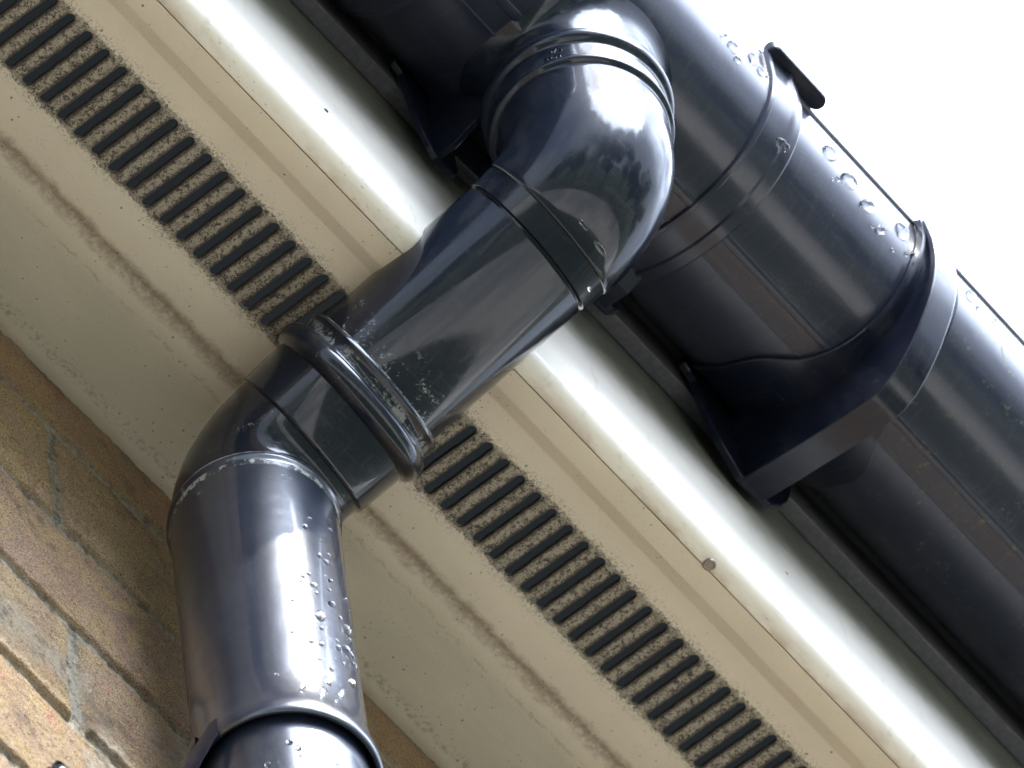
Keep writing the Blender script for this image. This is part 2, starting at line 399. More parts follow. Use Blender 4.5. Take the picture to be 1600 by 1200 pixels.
c = M_.mix(M_.ramp(gr, .49, .55, 0, .7), c, (0.12, 0.075, 0.05))
c = M_.mix(M_.ramp(M_.noise(1.7, 2, .7, off=23), .55, .63, 0, .65), c, (0.60, 0.49, 0.33))
c = M_.mix(M_.math('MULTIPLY', specks(M_, .55, .28, .3), .8), c, (0.05, 0.035, 0.03))
soot = M_.math('MULTIPLY', M_.ramp(M_.noise(.03, 4, .65, off=90), .55, .66), .6)
c = M_.mix(soot, c, (0.10, 0.075, 0.06))
# brick turns browner towards the soffit
c = M_.mix(M_.ramp(M_.math('MULTIPLY_ADD', M_.noise(.05, 4, .6), 30, M_.z), -45, 5, 0, .35), c, (0.26, 0.15, 0.08))
mc = M_.mix(M_.ramp(M_.noise(.4, 5, .75, off=6), .35, .65), (0.26, 0.225, 0.165), (0.44, 0.385, 0.29))
mc = M_.mix(M_.math('MULTIPLY', M_.ramp(M_.noise(.12, 4, .7, off=16), .5, .62), .7), mc, (0.07, 0.06, 0.05))
c = M_.mix(mk, mc, c)
hsv = M_.n('ShaderNodeHueSaturation', ins={'Value': 1.04, 'Saturation': 1.05}); M_.l(c, hsv.inputs['Color']); c = hsv.outputs[0]
M_.set(Base_Color=c, Roughness=.92, Specular_IOR_Level=.25); M_.bump(M_.math('ADD', gr, M_.noise(.5, 4, .7)), 1.6)
me.materials.append(M_.m)
wall = bpy.data.objects.new('brick_wall', me); COL.objects.link(wall)
tag(wall, 'buff and orange brick wall with weathered mortar joints below the soffit', 'wall')

# ------------------------------------------------------------------ soffit board with real slots
P = 10.861; X0 = 206.73; YB, YT = 45.68, 77.07; SW = 2.25; XA, XB = 5000.0, -5000.0
g = Geo()
def strip(prof):
    for (y0, z0), (y1, z1) in zip(prof[:-1], prof[1:]):
        xx = list(np.linspace(XA, XB, 41))
        for a, b in zip(xx[:-1], xx[1:]): g.add([(a, y0, z0), (b, y0, z0), (b, y1, z1), (a, y1, z1)], [(0, 1, 2, 3)])
strip([(WY - 4, 13), (WY + 1.5, 9.5), (-36, 8.6), (-30, 7.6), (-28, 7.0), (-10, 4.2), (-4, 3.6), (2, 2.6), (9.4, 1.5), (14.5, .9), (17.0, .9), (18.6, 1.5), (20.4, .5), (22.5, 0), (41.0, 0)])
strip([(82.0, 0), (93.2, 0), (94.2, -.25), (99.2, -3.3), (100.4, -3.6), (109.7, -3.6), (109.9, 0.0)])
i0, i1 = -40, 88
xL, xR = X0 - P * i0 + P/2, X0 - P * i1 - P/2
g.add([(XA, 41, 0), (xL, 41, 0), (xL, 82, 0), (XA, 82, 0)], [(0, 1, 2, 3)])
g.add([(xR, 41, 0), (XB, 41, 0), (XB, 82, 0), (xR, 82, 0)], [(0, 1, 2, 3)])
for i in range(i0, i1 + 1):
    cx = X0 - P * i; hs = []; bd = []; jw = rng.uniform(-.12, .12)
    for k in range(24):
        a = 2 * math.pi * k / 24
        cy = YT if math.sin(a) > 1e-6 else YB if math.sin(a) < -1e-6 else None
        if cy is None:
            ya, yb = (YB, YT) if k == 0 else (YT, YB)
            for q in range(15): hs.append((cx + (SW + jw + (rng.uniform(-.3, .12) if 0 < q < 14 else 0)) * math.cos(a), ya + (yb - ya) * q / 14))
        else: hs.append((cx + (SW + jw) * math.cos(a), cy + (SW + jw) * math.sin(a)))
    cyc = (YB + YT) / 2
    for (px, py) in hs:
        if py < YB - 1e-6:
            t = (px - cx) / SW; bd.append((cx + P/2 * max(-1, min(1, t*1.35)), 41.0))
        elif py > YT + 1e-6:
            t = (px - cx) / SW; bd.append((cx + P/2 * max(-1, min(1, t*1.35)), 82.0))
        else: bd.append((cx + P/2 * (1 if px > cx else -1), py))
    n = len(hs)
    v = [(x, y, 0) for x, y in hs] + [(x, y, 0) for x, y in bd] + [(x, y, 2.2) for x, y in hs]
    f = [(k, (k+1) % n, n + (k+1) % n, n + k) for k in range(n)] + [(k, (k+1) % n, 2*n + (k+1) % n, 2*n + k) for k in range(n)]
    g.add(v, f)
me_o = link('soffit_board', g.v, g.f, SOFFIT, sharp=50)
tag(me_o, 'cream plastic soffit board with a row of dusty ventilation slots', 'soffit')

# ------------------------------------------------------------------ fascia
FY = 125.0
prof = [(110.15, 2), (110.15, -3.3), (110.4, -3.65)]
FF = 120.3                               # front face of the board
prof += [(FF - 8 + 8 * math.sin(a), 4.4 - 8 * math.cos(a)) for a in [math.radians(v) for v in range(0, 91, 6)]]
prof += [(FF, 45), (FF - .5, 57), (FF - 1.5, 69), (FF - 3.0, 81), (FF - 5.0, 95), (FF - 7.5, 110), (FF - 9.5, 121), (FF - 10.6, 127), (FF - 10.6, 190), (FF - 18, 190), (FF - 18, 2)]
fas = empty('fascia_board', (0, FY, 0), 'white bullnose fascia board running behind the gutter', 'fascia')
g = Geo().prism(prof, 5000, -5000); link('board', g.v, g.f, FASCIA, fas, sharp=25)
g = Geo().box((5000, FF - 10.3, 133), (-5000, FF - 2, 154)); bevel_obj(link('cover_strip', g.v, g.f, STRIP, fas, smooth=False), .8)
g = Geo()
g.lathe(vz([(-3.4, 3.0), (-4.3, 2.8), (-4.5, 2.2), (-4.1, 1.7), (-4.2, .2)], 0, 0), 24)
g.v = [(x - 170.6, y + 112.2, z) for x, y, z in g.v]
nh = link('nail_head', g.v, g.f, STEEL, fas)

# ------------------------------------------------------------------ roof above (keeps the eaves dark)
roof = empty('tiled_roof', (0, 150, 180), 'clay tiled roof slope rising behind the gutter', 'roof')
g = Geo()
RA = math.radians(35)
for c_ in range(12):
    y0, z0 = 150 - c_ * 250 * math.cos(RA), 186 + c_ * 250 * math.sin(RA)
    prof = [(y0, z0), (y0, z0 + 14), (y0 - 262 * math.cos(RA), z0 + 262 * math.sin(RA) - 0 + 2), (y0 - 262 * math.cos(RA), z0 + 262 * math.sin(RA) - 10)]
    k = 0; x = 4950
    while x > -4950:
        g.prism([(a, b + rng.uniform(-1.5, 1.5)) for a, b in prof], x, x - 163); x -= 165
link('roof_tiles', g.v, g.f, TILE, roof, smooth=False)
g = Geo().prism([(127, 176), (127, 181), (-3000, 181 + 3127 * math.tan(RA)), (-3000, 170 + 3127 * math.tan(RA))], 5000, -5000)
g.box((5000, 115, 141), (-5000, 126.4, 175.8))  # filler block added to shut out light in the gap behind the gutter
link('roof_deck', g.v, g.f, TIMBER, roof, smooth=False)

# ------------------------------------------------------------------ gutter
GC = (181.5, 147.0); GR = 55.0
def gpt(r, th):
    if th > 0: return (GC[0] + r, GC[1] + th)          # straight upper walls
    if th < -180: return (GC[0] - r, GC[1] - 180 - th)
    return (GC[0] + r * math.cos(math.radians(th)), GC[1] + r * math.sin(math.radians(th)))
def shell_prof(ro, ri, t0, t1, n=72):
    return [gpt(ro, t0 + (t1 - t0) * k / n) for k in range(n + 1)] + [gpt(ri, t1 + (t0 - t1) * k / n) for k in range(n + 1)]
RIDGES = [(-84.4, 0), (-84.0, .55), (-83.2, .75), (-80.8, .75), (-80.0, .5), (-79.6, 0), (-95.5, 0), (-95.1, .4), (-94.3, .4), (-93.9, 0)]
def arc_with_ridges(r):
    pts = [(-180 + 2.0 * k, 0) for k in range(91)]
    pts = [p for p in pts if not (-84.6 < p[0] < -79.4 or -95.7 < p[0] < -93.7)] + RIDGES
    return [gpt(r + h, th) for th, h in sorted(pts)]
def gutter_prof():
    U = 15.0
    o = [(GC[0]-GR, GC[1]+U)] + arc_with_ridges(GR)
    o += [(GC[0]+GR, GC[1]+U-2.5), (GC[0]+GR+.9, GC[1]+U-2), (GC[0]+GR+1.3, GC[1]+U-.8), (GC[0]+GR+.8, GC[1]+U+.3), (GC[0]+GR-2, GC[1]+U+.4)]
    o += [gpt(GR - 2.4, -180 * k / 90) for k in range(91)]
    o += [(GC[0]-GR+2.4, GC[1]+U)]
    return o
for nm, x0, x1, lab in (('gutter', -80, -5000, 'long black half-round gutter with raindrops running past the lone bracket'),
                        ('gutter', 80, 5000, 'short stretch of black gutter on the upper left side of the outlet')):
    g = Geo().prism(gutter_prof(), x0, x1)
    tag(link(nm, g.v, g.f, PVC_G, loc=(x0, GC[0], GC[1])), lab, 'gutter')

# ------------------------------------------------------------------ gutter bracket
def flared(r0, r1, t0, t1, xfun, n=60):              # curved band whose two edges follow xfun(theta)
    g = Geo(); v = []
    for k in range(n + 1):
        th = t0 + (t1 - t0) * k / n; xa, xb = xfun(th)
        for r in (r0, r1):
            for x in (xa, xb): v.append((x, *gpt(r, th)))
    f = []
    for k in range(n):
        a, b = 4*k, 4*k + 4
        f += [(a, a+1, b+1, b), (a+2, b+2, b+3, a+3), (a, b, b+2, a+2), (a+1, a+3, b+3, b+1)]
    f += [(0, 2, 3, 1), (4*n, 4*n+1, 4*n+3, 4*n+2)]
    return g.add(v, f)
def smooth(t): t = max(0, min(1, t)); return t*t*(3-2*t)
BX = -196.0
br = empty('gutter_bracket', (BX, FY, 100), 'black fascia bracket cradling the gutter right of the outlet, seen from below', 'gutter bracket')
def bxf(th):
    fl = float(np.interp(-th, (45, 60, 72, 82, 90, 96, 102, 108, 116, 150), (0, .4, 2, 4.6, 7.6, 11, 16, 20.5, 23, 23.5)))
    hw = float(np.interp(th, (-62, -22, 6), (17.5, 15.0, 11.0)))
    return (BX + hw + fl, BX - hw - fl)
g = flared(GR + .25, GR + 2.6, -150, 15, bxf); bevel_obj(link('cradle', g.v, g.f, PVC_D, br, sharp=30), .5)
web = [(FY + 3, 67), (148, 63.5), (172, 60.5), (196, 58.5), (204, 60.0), (211, 64.5)] + [gpt(r, t) for r, t in ((83.6, -64.5), (80, -59), (76.5, -53), (73, -46), (70.4, -39), (68.2, -32), (66.2, -25), (64.6, -18), (63.2, -11), (62.1, -4), (61.4, 2.0), (60.4, 13.0), (58.6, 14.2))]
inner = [gpt(GR + 2.4, t) for t in (14, 0, -12, -24, -36, -48, -60, -72, -84, -96, -108, -120, -132, -144, -152)]
g = Geo().prism(web + inner + [(FY + 3, 128)], BX + 9.5, BX - 6.0)
bevel_obj(link('arm', g.v, g.f, PVC_D, br, sharp=30), .7)
g = flared(GR + 2.4, GR + 4.4, -64, 13, lambda t: (bxf(t)[0], bxf(t)[0] - 1.8), 40)
h_ = flared(GR + 2.4, GR + 4.0, -72, 13, lambda t: (bxf(t)[1] + 1.8, bxf(t)[1]), 40); g.add(h_.v, h_.f)
link('edge_rib', g.v, g.f, PVC_D, br, sharp=30)
# scalloped back plate on the fascia
def plate(outline, y0, y1):                          # XZ outline extruded in Y
    n = len(outline); v = [(x, y0, z) for x, z in outline] + [(x, y1, z) for x, z in outline]
    return Geo().add(v, [(i, (i+1) % n, n + (i+1) % n, n + i) for i in range(n)] + [tuple(range(n)), tuple(range(2*n-1, n-1, -1))])
half = [(39, 131), (41, 124), (37, 121), (34, 117), (33, 110), (31, 100), (27, 90), (21, 80), (14, 72), (10, 67)]
ol = [(BX + 1 + a, z) for a, z in half] + [(BX + 1 - a, z) for a, z in half[::-1]]
g = plate(ol, FY + .2, FY + 4.2); bevel_obj(link('back_plate', g.v, g.f, PVC_D, br, smooth=False), .8)

# ------------------------------------------------------------------ running outlet
ro = empty('gutter_outlet', (0, GC[0], GC[1] - GR), 'black gutter outlet fitting whose spout feeds the upper pipe bend', 'gutter outlet')
g = Geo().prism([gpt(GR + 2.2, -194)] + arc_with_ridges(GR + 2.2) + [gpt(GR + 2.2, 16)] + [gpt(GR - 1.5, 16 - 210 * k / 72) for k in range(73)], 76, -77); link('body', g.v, g.f, PVC_G, ro, sharp=30)
def collar(xa, xb):
    out = []
    s_ = 1 if xb < xa else -1
    prof = [(xa, GR + 2.2), (xa - s_*.6, GR + 4.0), (xa - s_*2.2, GR + 4.4), (xa - s_*3.2, GR + 3.4), (xa - s_*9, GR + 3.3), (xa - s_*15, GR + 3.5), (xa - s_*16, GR + 4.6), (xa - s_*17.4, GR + 4.6), (xa - s_*18, GR + 3.3), (xb + s_*.8, GR + 3.2), (xb, GR + 2.6), (xb, GR + .2), (xa, GR + .2)]
    g = Geo(); v = []; n = 72; m_ = len(prof)
    for k in range(n + 1):
        th = -176 + 194 * k / n
        for x, r in prof: v.append((x, *gpt(r, th)))
    f = [(k*m_ + i, k*m_ + (i+1) % m_, (k+1)*m_ + (i+1) % m_, (k+1)*m_ + i) for k in range(n) for i in range(m_)]
    f += [tuple(range(m_)), tuple(range(n*m_ + m_ - 1, n*m_ - 1, -1))]
    return g.add(v, f)
g = collar(-76, -99); link('end_collar', g.v, g.f, PVC_G, ro, sharp=28)
g = collar(76, 99); link('end_collar', g.v, g.f, PVC_G, ro, sharp=28)
def tab(xc):                             # rounded latch bar along the gutter lip
    hl, r, yc = 19.5, 4.4, 241.0; ol = []
    for k in range(13): a = math.radians(-90 + 15*k); ol.append((xc + hl - r + r*math.cos(a), yc + r*math.sin(a)))
    for k in range(13): a = math.radians(90 + 15*k); ol.append((xc - hl + r + r*math.cos(a), yc + r*math.sin(a)))
    n = len(ol); v = [(x, y, 164) for x, y in ol] + [(x, y, 171) for x, y in ol]
    return Geo().add(v, [(i, (i+1) % n, n + (i+1) % n, n + i) for i in range(n)] + [tuple(range(n)), tuple(range(2*n-1, n-1, -1))])
TABX = -96
g = tab(TABX); bevel_obj(link('front_clip', g.v, g.f, PVC_D, ro, smooth=False), 1.2)
g = tab(88); bevel_obj(link('front_clip', g.v, g.f, PVC_D, ro, smooth=False), 1.2)
# spout with a flared root that runs out on the round belly of the body
g = Geo(); v = []
K2x, K2y, dz = 0.0, 185.0, 0.0
rows = [(60, 34.2), (66, 35.2), (74, 35.3), (80, 35.8), (84, 37.0), (88, 39.4), (91, 42.5), (93.5, 46.5), (95, 51)]
for z, r in rows:
    q = max(0, (z - 74) / 21); cx, cy = K2x * (1 - .3 * q), K2y + (GC[0] - K2y) * q
    for k in range(96):
        a = 2 * math.pi * k / 96
        yy = cy + r * math.sin(a); xx = cx + r * math.cos(a) * (1 + .2 * q)
        surf = GC[1] - math.sqrt(max(0, (GR + 1.6) ** 2 - min(abs(yy - GC[0]), GR + 1.0) ** 2))
        k_ = smooth((z - 70) / 25.0)
        v.append((xx, yy, (z + dz) * (1 - k_) + surf * k_))
f = [(i*96 + k, i*96 + (k+1) % 96, (i+1)*96 + (k+1) % 96, (i+1)*96 + k) for i in range(len(rows) - 1) for k in range(96)]
g.add(v, f); link('spout', g.v, g.f, PVC, ro, sharp=60)
# fascia arms of the outlet
for xa, lab in ((22, None), (-88, None)):
    pr = [(FY + 3, 72), (136, 71), (150, 77), (160, 86)] + [gpt(GR + 2.4, t) for t in (-114, -124, -134, -144, -152)] + [(FY + 3, 128)]
    g = Geo().prism(pr, xa + 1.8, xa - 1.2) if xa > 0 else Geo().prism([(FY + 3, 96), (140, 95)] + pr[5:], xa + 4, xa - 8)
    bevel_obj(link('arm', g.v, g.f, PVC_D, ro, smooth=False), .4)
ol = [(46, 131), (46, 123), (41, 119), (40, 112), (37, 98), (33, 84), (28, 74), (24, 69), (12, 69), (9, 74), (9, 90), (-30, 96), (-30, 131)]
g = plate(ol, FY + .2, FY + 3.4); bevel_obj(link('back_plate', g.v, g.f, PVC_D, ro, smooth=False), .6)
ol = [(-80, 131), (-80, 100), (-90, 96), (-99, 97), (-104, 103), (-105, 131)]
g = plate(ol, FY + .2, FY + 5.4); bevel_obj(link('back_plate', g.v, g.f, PVC_D, ro, smooth=False), 1.0)

# ------------------------------------------------------------------ upper bend
up = empty('pipe_bend', K2, 'glossy black upper bend hanging from the gutter outlet spout', 'pipe bend')
B2 = Bend(K2, (0, 0, 1), -SL, 36.0); T2 = B2.T
prof = [(-66.5, 35.4), (-67, 36.4), (-67.3, 38.0), (-67.0, 39.4), (-66.0, 40.4), (-64.4, 41.0), (-62.6, 41.0), (-61, 40.5), (-59.8, 39.6), (-59, 38.6), (-58, 38.0), (-57, 37.9), (-47.6, 37.9), (-47, 38.6), (-46, 39.1), (-44.4, 39.1), (-43.4, 38.5), (-42.8, 37.4), (-42.0, 36.9), (-40, 36.7)]
prof += [(-T2 + 2 * T2 * k / 28, 36.5 - .6 * k / 28) for k in range(29)]
prof += [(T2 + .8, 35.6), (T2 + 1.2, 35.0), (T2 + 9, 34.6), (T2 + 12, 34.4), (T2 + 12.4, 33.4), (T2 + 12.5, 31.5), (T2 + 26, 31.3)]
g = Geo().lathe(B2.pts(prof), 128); link('bend_body', g.v, g.f, PVC, up, sharp=32)
def text_on(name, body, size, place, parent, mat, height=.35):
    cu = bpy.data.curves.new(name, 'FONT'); cu.body = body; cu.size = size; cu.extrude = height / 2; cu.resolution_u = 2
    ob = bpy.data.objects.new(name, cu); COL.objects.link(ob)
    dg = bpy.context.evaluated_depsgraph_get(); me = bpy.data.meshes.new_from_object(ob.evaluated_get(dg))
    bpy.data.objects.remove(ob)
    v = [place(p.co.x, p.co.y, p.co.z) for p in me.vertices]; f = [tuple(p.vertices) for p in me.polygons]
    bpy.data.meshes.remove(me)
    return link(name, v, f, mat, parent, smooth=False)
def place_up(z0, a0):                    # wrapped on the vertical socket, read from below
    def f(x, y, h):
        a = math.radians(a0) + x / 38.0
        r = 37.95 + h + .12
        return (K2.x + r * math.cos(a), K2.y + r * math.sin(a), z0 + K2.z - 7 + y)
    return f
text_on('moulded_lettering', '97.5', 3.6, place_up(60.0, 18), up, PVC)
text_on('moulded_lettering', '12200', 3.6, place_up(55.0, 12), up, PVC)

# ------------------------------------------------------------------ sloping pipe
sp = empty('offset_pipe', K1 + SL * 60, 'straight black sloping pipe between the two bends, under the vent slots', 'pipe')
prof = [(44, 31.5), (44, 34), (SLEN - 38.6, 34), (SLEN - 38.1, 33.8), (SLEN - 37.8, 33.2), (SLEN - 37.8, 31.6), (SLEN - 60, 31.5)]
g = Geo().lathe([(K1 + SL * d_, SL, r) for d_, r in prof], 128); link('pipe_wall', g.v, g.f, PVC_SP, sp, sharp=40)

# ------------------------------------------------------------------ lower bend
lb = empty('pipe_bend', K1, 'dusty black lower bend with a fat sealing ring at the brick wall', 'pipe bend')
B1 = Bend(K1, (0, 0, -1), SL, 38.0); T1 = B1.T
prof = [(-48, 31), (-48, 33.6), (-T1 - 4, 33.8)]
prof += [(-T1 + 2 * T1 * k / 28, 34.0 + .8 * k / 28) for k in range(29)]
prof += [(T1 + 2.4, 34.9), (T1 + 2.8, 36.3), (T1 + 3.6, 36.7), (T1 + 4.6, 36.5), (T1 + 24, 37.2)]
b0 = T1 + 24.5
prof += [(b0 + 5.8 * (1 - math.cos(math.pi * k / 14)), 37.2 + 4.3 * math.sin(math.pi * k / 14)) for k in range(15)]
e = b0 + 12.4
prof += [(e - .2, 36.7), (e + 1.2, 36.5), (e + 3.4, 36.6), (e + 4.6, 37.0), (e + 6.0, 37.3), (e + 7.0, 36.8), (e + 7.8, 35.9), (e + 8.1, 34.6), (e + 8.0, 34.05), (e - 6, 34.04)]
g = Geo().lathe(B1.pts(prof), 128); link('bend_body', g.v, g.f, PVC_LB, lb, sharp=32)
def place_lo(d0, a0):
    n_ = SL.cross(Vector((1, 0, 0))).normalized()
    def f(x, y, h):
        a = math.radians(a0) - x / 37.0; r = 37.0 + h
        return tuple(K1 + SL * (d0 + y) + r * (math.cos(a) * Vector((1, 0, 0)) + math.sin(a) * n_))
    return f

# ------------------------------------------------------------------ vertical socket, downpipe, clip
def shifted(g):
    g.v = [(x + DV.x, y + DV.y, z + DV.z) for x, y, z in g.v]; return g
so = empty('pipe_socket', (DV.x, DV.y, -180), 'wet vertical black pipe socket below the lower bend with a flared bottom rim', 'pipe')
prof = [(-75, 33.9), (-57.4, 34.0), (-56.6, 34.6), (-56.6, 35.6), (-57.6, 36.0), (-59.6, 35.9), (-60.4, 35.2), (-62.6, 35.1), (-63.6, 34.9), (-66, 34.75), (-216, 34.75), (-222, 35.0), (-228, 35.5), (-234, 36.2), (-239, 37.0), (-243, 38.0), (-246, 38.6), (-250, 38.8), (-252.3, 38.5), (-253.0, 37.8), (-252.6, 36.6), (-248, 35.2), (-240, 34.2), (-228, 34.3)]
g = shifted(Geo().lathe(vz(prof), 128)); link('socket_body', g.v, g.f, PVC_SK, so, sharp=40)
g = shifted(Geo().lathe(vz([(-215, 31.5), (-215, 34.0), (-4744, 34.0)]), 96))
tag(link('downpipe', g.v, g.f, PVC_DP, loc=(DV.x, DV.y, -4764)), 'vertical black rainwater downpipe entering the flared socket rim from below', 'pipe')
cl = empty('pipe_clip', (0, WY, -280), 'black pipe clip holding the flared socket rim to the bricks', 'pipe clip')
g = Geo(); v = []; prof = [(-250, 39.0), (-244, 39.0), (-243, 39.4), (-243, 41.0), (-250, 41.2), (-251, 40.8), (-251, 39.2)]
ring = [(Vector((0, 0, z)), Vector((0, 0, 1)), r) for z, r in prof]
g.lathe(ring + [ring[0]], 80, a0=-188, a1=-20); shifted(g)
for s_ in (1,):
    pass
link('strap', g.v, g.f, PVC_D, cl, sharp=30)
def ear(s_):
    # curved arm from the strap down to a foot on the wall
    g = Geo()
    pts = [(39, -4, -4), (42, -13, -22), (47, -22, -44), (55, -30, -66), (74, -34, -84), (112, -35, -96)]
    v = []
    for i, (x, y, dz) in enumerate(pts):
        h = 5.5 + i * 1.0
        q = 1 - i / (len(pts) - 1)
        for b in (-h, h):
            for e_ in (2.2, -2.2): v.append((s_*x + DV.x*q, y + e_ + DV.y*q, -243 + dz + b + DV.z*q))
    f = []
    for i in range(len(pts) - 1):
        a, b = 4*i, 4*i + 4
        f += [(a, a+2, b+2, b), (a+1, b+1, b+3, a+3), (a, b, b+1, a+1), (a+2, a+3, b+3, b+2)]
    n = 4 * (len(pts) - 1); f += [(0, 1, 3, 2), (n, n+2, n+3, n+1)]
    return g.add(v, f)
for s_ in (1, -1):
    g = ear(s_); o = link('ear', g.v, g.f, PVC_D, cl, sharp=50); bevel_obj(o, .8)
    g = Geo(); bm = []
    for k in range(7):
        a = math.radians(15 * k); bm.append((6.4 * math.cos(a), 4.0 * math.sin(a)))
    g.lathe([(Vector((s_ * 103, -33.0 + h, -328)), Vector((0, 1, 0)), r) for r, h in [(7.5, 0), (7.5, 1.5)] + bm + [(.2, 4.0)]], 32)
    link('screw_cap', g.v, g.f, PVC, cl, sharp=40)

# ------------------------------------------------------------------ raindrops
def project(p):
    d_ = Vector(p) - Vector((1663.236, 1095.871, -3218.356)); z = d_.dot(FWD)
    return 800 + 14196.66 * d_.dot(RIGHT) / z, 600 + 14196.66 * d_.dot(DOWN) / z
def drop(pos, nrm, a, b, hgt, roll, label, group):
    nrm = Vector(nrm).normalized(); t = nrm.cross(Vector((0, 0, 1))).normalized(); u = nrm.cross(t).normalized()
    t, u = t * math.cos(roll) + u * math.sin(roll), u * math.cos(roll) - t * math.sin(roll)
    nu, nv = 20, 8; v = []; f = []
    ph = rng.uniform(0, 6.28); am = rng.uniform(.05, .22)
    P0 = Vector(pos) - nrm * .15
    for j in range(nv):
        el_ = math.pi / 2 * j / nv
        for i in range(nu):
            az_ = 2 * math.pi * i / nu
            rr = 1 + am * math.sin(2 * az_ + ph) + am * .6 * math.sin(3 * az_ - ph)
            v.append(P0 + t * a * rr * math.cos(az_) * math.cos(el_) ** .8 + u * b * rr * math.sin(az_) * math.cos(el_) ** .8 + nrm * hgt * math.sin(el_))
    v.append(P0 + nrm * hgt)
    for j in range(nv - 1):
        for i in range(nu): f.append((j*nu+i, j*nu+(i+1) % nu, (j+1)*nu+(i+1) % nu, (j+1)*nu+i))
    for i in range(nu): f.append(((nv-1)*nu+i, (nv-1)*nu+(i+1) % nu, nv*nu))
    f.append(tuple(range(nu - 1, -1, -1)))
    o = link('water_droplet', v, f, WATER, loc=tuple(pos), sharp=70)
    return tag(o, label, 'droplet', group)
GD = [(-50.8,-11.6,2.6),(-54.7,-16.5,1.7),(-65.2,-4.2,2.6),(-70.4,-7.6,1.9),(-91.8,-34.5,2.8),(-122.3,-7.5,3.2),(-135.7,-12.5,3.3),(-149.3,-16.0,3.2),
      (-160.1,-21.5,2.4),(-173.9,-8.5,3.3),(-183.9,-17.6,2.4),(-224.8,1.0,2.6),(-46,-9,1.0),(-43,-13,.8),(-129,-19,1.1),(-126,-22,.8),(-118,-9,.9),(-155,-24,1.0),(-178,-20,.9),(-75,-6,.9),(-243,2,1.6),(-230,-3,1.4),(-146,-20,1.0),(-170,-25,1.0)]
for x, th, s_ in GD:
    big = s_ > 1.5
    r_ = GR + (3.3 if -99 < x < -76 else 2.2 if x > -76 else 0.02)
    y, z = gpt(r_, th)
    if x > -99: lab = 'clear raindrop clinging to the front of the outlet fitting' if big else 'tiny raindrop speck on the front of the outlet fitting'
    elif x > -200: lab = 'clear raindrop in the row on the gutter front between outlet and bracket' if big else 'tiny raindrop speck beside the larger drops between outlet and bracket'
    else: lab = 'raindrop on the gutter front right of the bracket'
    drop((x, y, z), (0, math.cos(math.radians(th)), math.sin(math.radians(th))), s_ * 1.2, s_ * 1.0, s_ * .95, rng.uniform(-.5, .5), lab, 'raindrops on the gutter')
PD = [(484,810,.8),(476,823,1.5),(516,829,1.1),(515,814,.8),(500,845,.8),(517,851,.8),(499,869,1.3),(513,867,1.0),(509,878,1.4),(482,896,1.1),(473,900,1.1),(470,908,.9),
      (516,908,1.3),(490,914,1.6),(494,926,1.0),(514,922,1.1),(457,938,.8),(518,944,1.8),(539,937,1.3),(500,963,2.5),(502,981,1.2),(531,966,1.2),(541,985,2.4),(545,1000,1.2),
      (457,987,.8),(486,1002,1.2),(502,1006,1.4),(526,1001,1.0),(528,1012,1.5),(540,1016,2.4),(547,1024,1.8),(499,1029,.9),(536,1037,1.1),(552,1040,1.8),(518,1045,1.2),(433,1055,1.2),
      (513,1066,1.6),(549,1068,2.0),(474,1073,1.1),(504,1086,1.0),(532,1086,.9),(552,1030,1.0),(523,1030,.7),(507,900,.7),(535,905,.8),(541,920,.7),(547,955,.9),(452,1160,1.4),(466,1169,1.4),(470,1180,.9),(418,1195,1.4),(527,1193,1.0)]
Cm = Vector((1663.236, 1095.871, -3218.356))
def hit_cyl(px, py, r, cx=0, cy=0):
    d_ = (RIGHT * ((px - 800) / 14196.66) + DOWN * ((py - 600) / 14196.66) + FWD)
    a = d_.x**2 + d_.y**2; ox, oy = Cm.x - cx, Cm.y - cy; b = 2*(ox*d_.x + oy*d_.y); c_ = ox*ox + oy*oy - r*r
    D = b*b - 4*a*c_
    if D < 0: return None
    t = (-b - math.sqrt(D)) / 2 / a; p = Cm + d_ * t
    return p
for px, py, s_ in PD:
    r_ = 34.75 if py < 1060 else 37.5 if py < 1100 else 34.0
    p = hit_cyl(px, py, r_, DV.x, DV.y)
    if p is None: continue
    if py > 1100: lab = 'raindrop on the downpipe just under the flared rim'
    elif s_ > 1.3: lab = 'larger raindrop on the wet right side of the vertical pipe socket'
    else: lab = 'small raindrop on the wet right side of the vertical pipe socket'
    drop(p, (p.x - DV.x, p.y - DV.y, 0), s_ * .9, s_ * 1.15, s_ * .85, rng.uniform(-.4, .4), lab, 'raindrops on the vertical pipe')

# water caught on the moulded edge of the upper bend
def hit_axis(px, py, P0, dr, r):
    d_ = RIGHT * ((px - 800) / 14196.66) + DOWN * ((py - 600) / 14196.66) + FWD
    w_ = Cm - P0; dp_ = d_ - dr * d_.dot(dr); wp = w_ - dr * w_.dot(dr)
    a, b, c_ = dp_.dot(dp_), 2 * dp_.dot(wp), wp.dot(wp) - r * r
    D = b*b - 4*a*c_
    if D < 0: return None, None
    p = Cm + d_ * ((-b - math.sqrt(D)) / 2 / a); n = (p - P0) - dr * (p - P0).dot(dr)
    return p, n.normalized()
for px, py, a, b, lab in ((912, 352, 1.0, 3.0, 'upper bead of water strung along the moulded edge of the upper bend'),
                          (938, 388, 1.3, 4.6, 'longest bead of water strung along the moulded edge of the upper bend'),
                          (921, 452, .9, 1.6, 'small water bead low on the end of the offset pipe')):
    p, n = hit_axis(px, py, K1, SL, 36.0)
    if p is None: continue
    t = n.cross(Vector((0, 0, 1))).normalized(); u = n.cross(t).normalized(); ring_t = n.cross(SL).normalized()
    roll = math.atan2(ring_t.dot(-t), ring_t.dot(u))
    drop(tuple(p), n, a, b, 1.0, roll, lab, 'water beads on the upper bend')
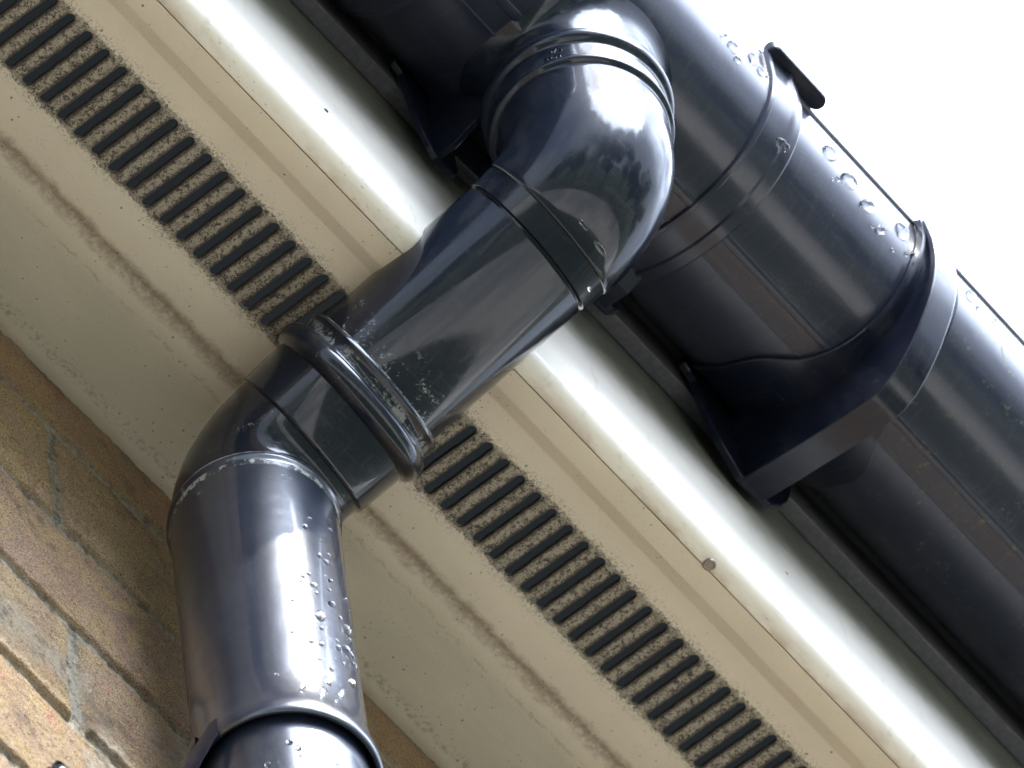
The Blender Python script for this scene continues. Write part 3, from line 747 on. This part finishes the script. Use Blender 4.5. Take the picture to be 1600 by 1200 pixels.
def seed(p, n, size, label, mat):
    r_ = random.Random(int(size * 100)); v = []; f = []
    for j in range(7):
        for i in range(10):
            ph, th = math.pi * j / 6, 2 * math.pi * i / 10
            k = size * (1 + r_.uniform(-.25, .25))
            v.append((p[0] + k * 1.5 * math.sin(ph) * math.cos(th), p[1] + k * .6 * math.sin(ph) * math.sin(th), p[2] + k * math.cos(ph)))
    for j in range(6):
        for i in range(10): f.append((j*10+i, j*10+(i+1) % 10, (j+1)*10+(i+1) % 10, (j+1)*10+i))
    tag(link('dirt_clump', v, f, mat, loc=p), label, 'dirt')
M_ = Mat('orange_brown_dirt'); M_.set(Base_Color=(0.30, 0.10, 0.04), Roughness=.8)
seed((-214.5, 124.6, 27), None, 1.0, 'tiny orange-brown clump stuck low on the fascia front', M_.m)
seed((101, 125.0, 10), None, .9, 'tiny dark clump stuck on the fascia left of the pipes', DEBRIS)

# ------------------------------------------------------------------ garden trees facing the house (the dark line mirrored in the bends)
M_ = Mat('green_leaves'); M_.set(Base_Color=M_.mix(M_.noise(.004, 3, .6), (0.035, 0.065, 0.018), (0.075, 0.11, 0.03)), Roughness=.6); LEAF = M_.m
M_ = Mat('tree_bark'); M_.set(Base_Color=(0.10, 0.08, 0.06), Roughness=.9); BARK = M_.m
def garden_tree(x, y, h, r, seed_):
    R_ = random.Random(seed_); t = empty('garden_tree', (x, y, -4800), 'leafy garden tree facing the house, mirrored in the glossy upper bend', 'tree', 'garden trees facing the house')
    pts = [(Vector((x + R_.uniform(-60, 60) * k, y + R_.uniform(-60, 60) * k, -4800 + h * .7 * k / 5)), Vector((0, 0, 1)), 190 - 28 * k) for k in range(6)]
    g = Geo().lathe(pts, 12); link('trunk', g.v, g.f, BARK, t)
    g = Geo(); cl = [(R_.gauss(0, r * .5), R_.gauss(0, r * .5), R_.uniform(-.42, .5) * h * .62, R_.uniform(.28, .5) * r) for _ in range(16)]
    for cx, cy, cz, cr in cl:
        for _ in range(170):
            d_ = Vector((R_.gauss(0, 1), R_.gauss(0, 1), R_.gauss(0, 1))).normalized() * cr * R_.uniform(.55, 1.05)
            p = Vector((x + cx, y + cy, -4800 + h * .66 + cz)) + d_
            if p.z < -4600: continue
            a = Vector((R_.gauss(0, 1), R_.gauss(0, 1), R_.gauss(0, 1))).normalized(); b = a.orthogonal().normalized()
            q = R_.uniform(110, 210)
            k = len(g.v); g.v += [tuple(p + a * q), tuple(p + b * q * .6), tuple(p - a * q), tuple(p - b * q * .6)]; g.f.append((k, k+1, k+2, k+3))
    link('crown', g.v, g.f, LEAF, t, smooth=False)
for i, (x, y, h, r) in enumerate(((-14500, 11500, 7200, 2300), (-10300, 12800, 8600, 2600), (-6200, 11300, 6900, 2200), (-2200, 12500, 8000, 2500), (1900, 11400, 7300, 2300),
                                  (5900, 12600, 8900, 2700), (10100, 11600, 7100, 2300), (14300, 12500, 8100, 2500), (18500, 11500, 7400, 2400))):
    garden_tree(x, y, h, r, 100 + i)

# ------------------------------------------------------------------ seat the gutter line, its fittings, its drops and the roof edge at their final height
LIFT = Vector((-8.2, -4.7, 15.3)) * S
for o in list(COL.objects):
    if o.parent is None and (o.name.split('.')[0] in ('gutter', 'gutter_bracket', 'gutter_outlet', 'tiled_roof', 'dirt_clump') or o.get('group') == 'raindrops on the gutter'):
        o.location = o.location + LIFT
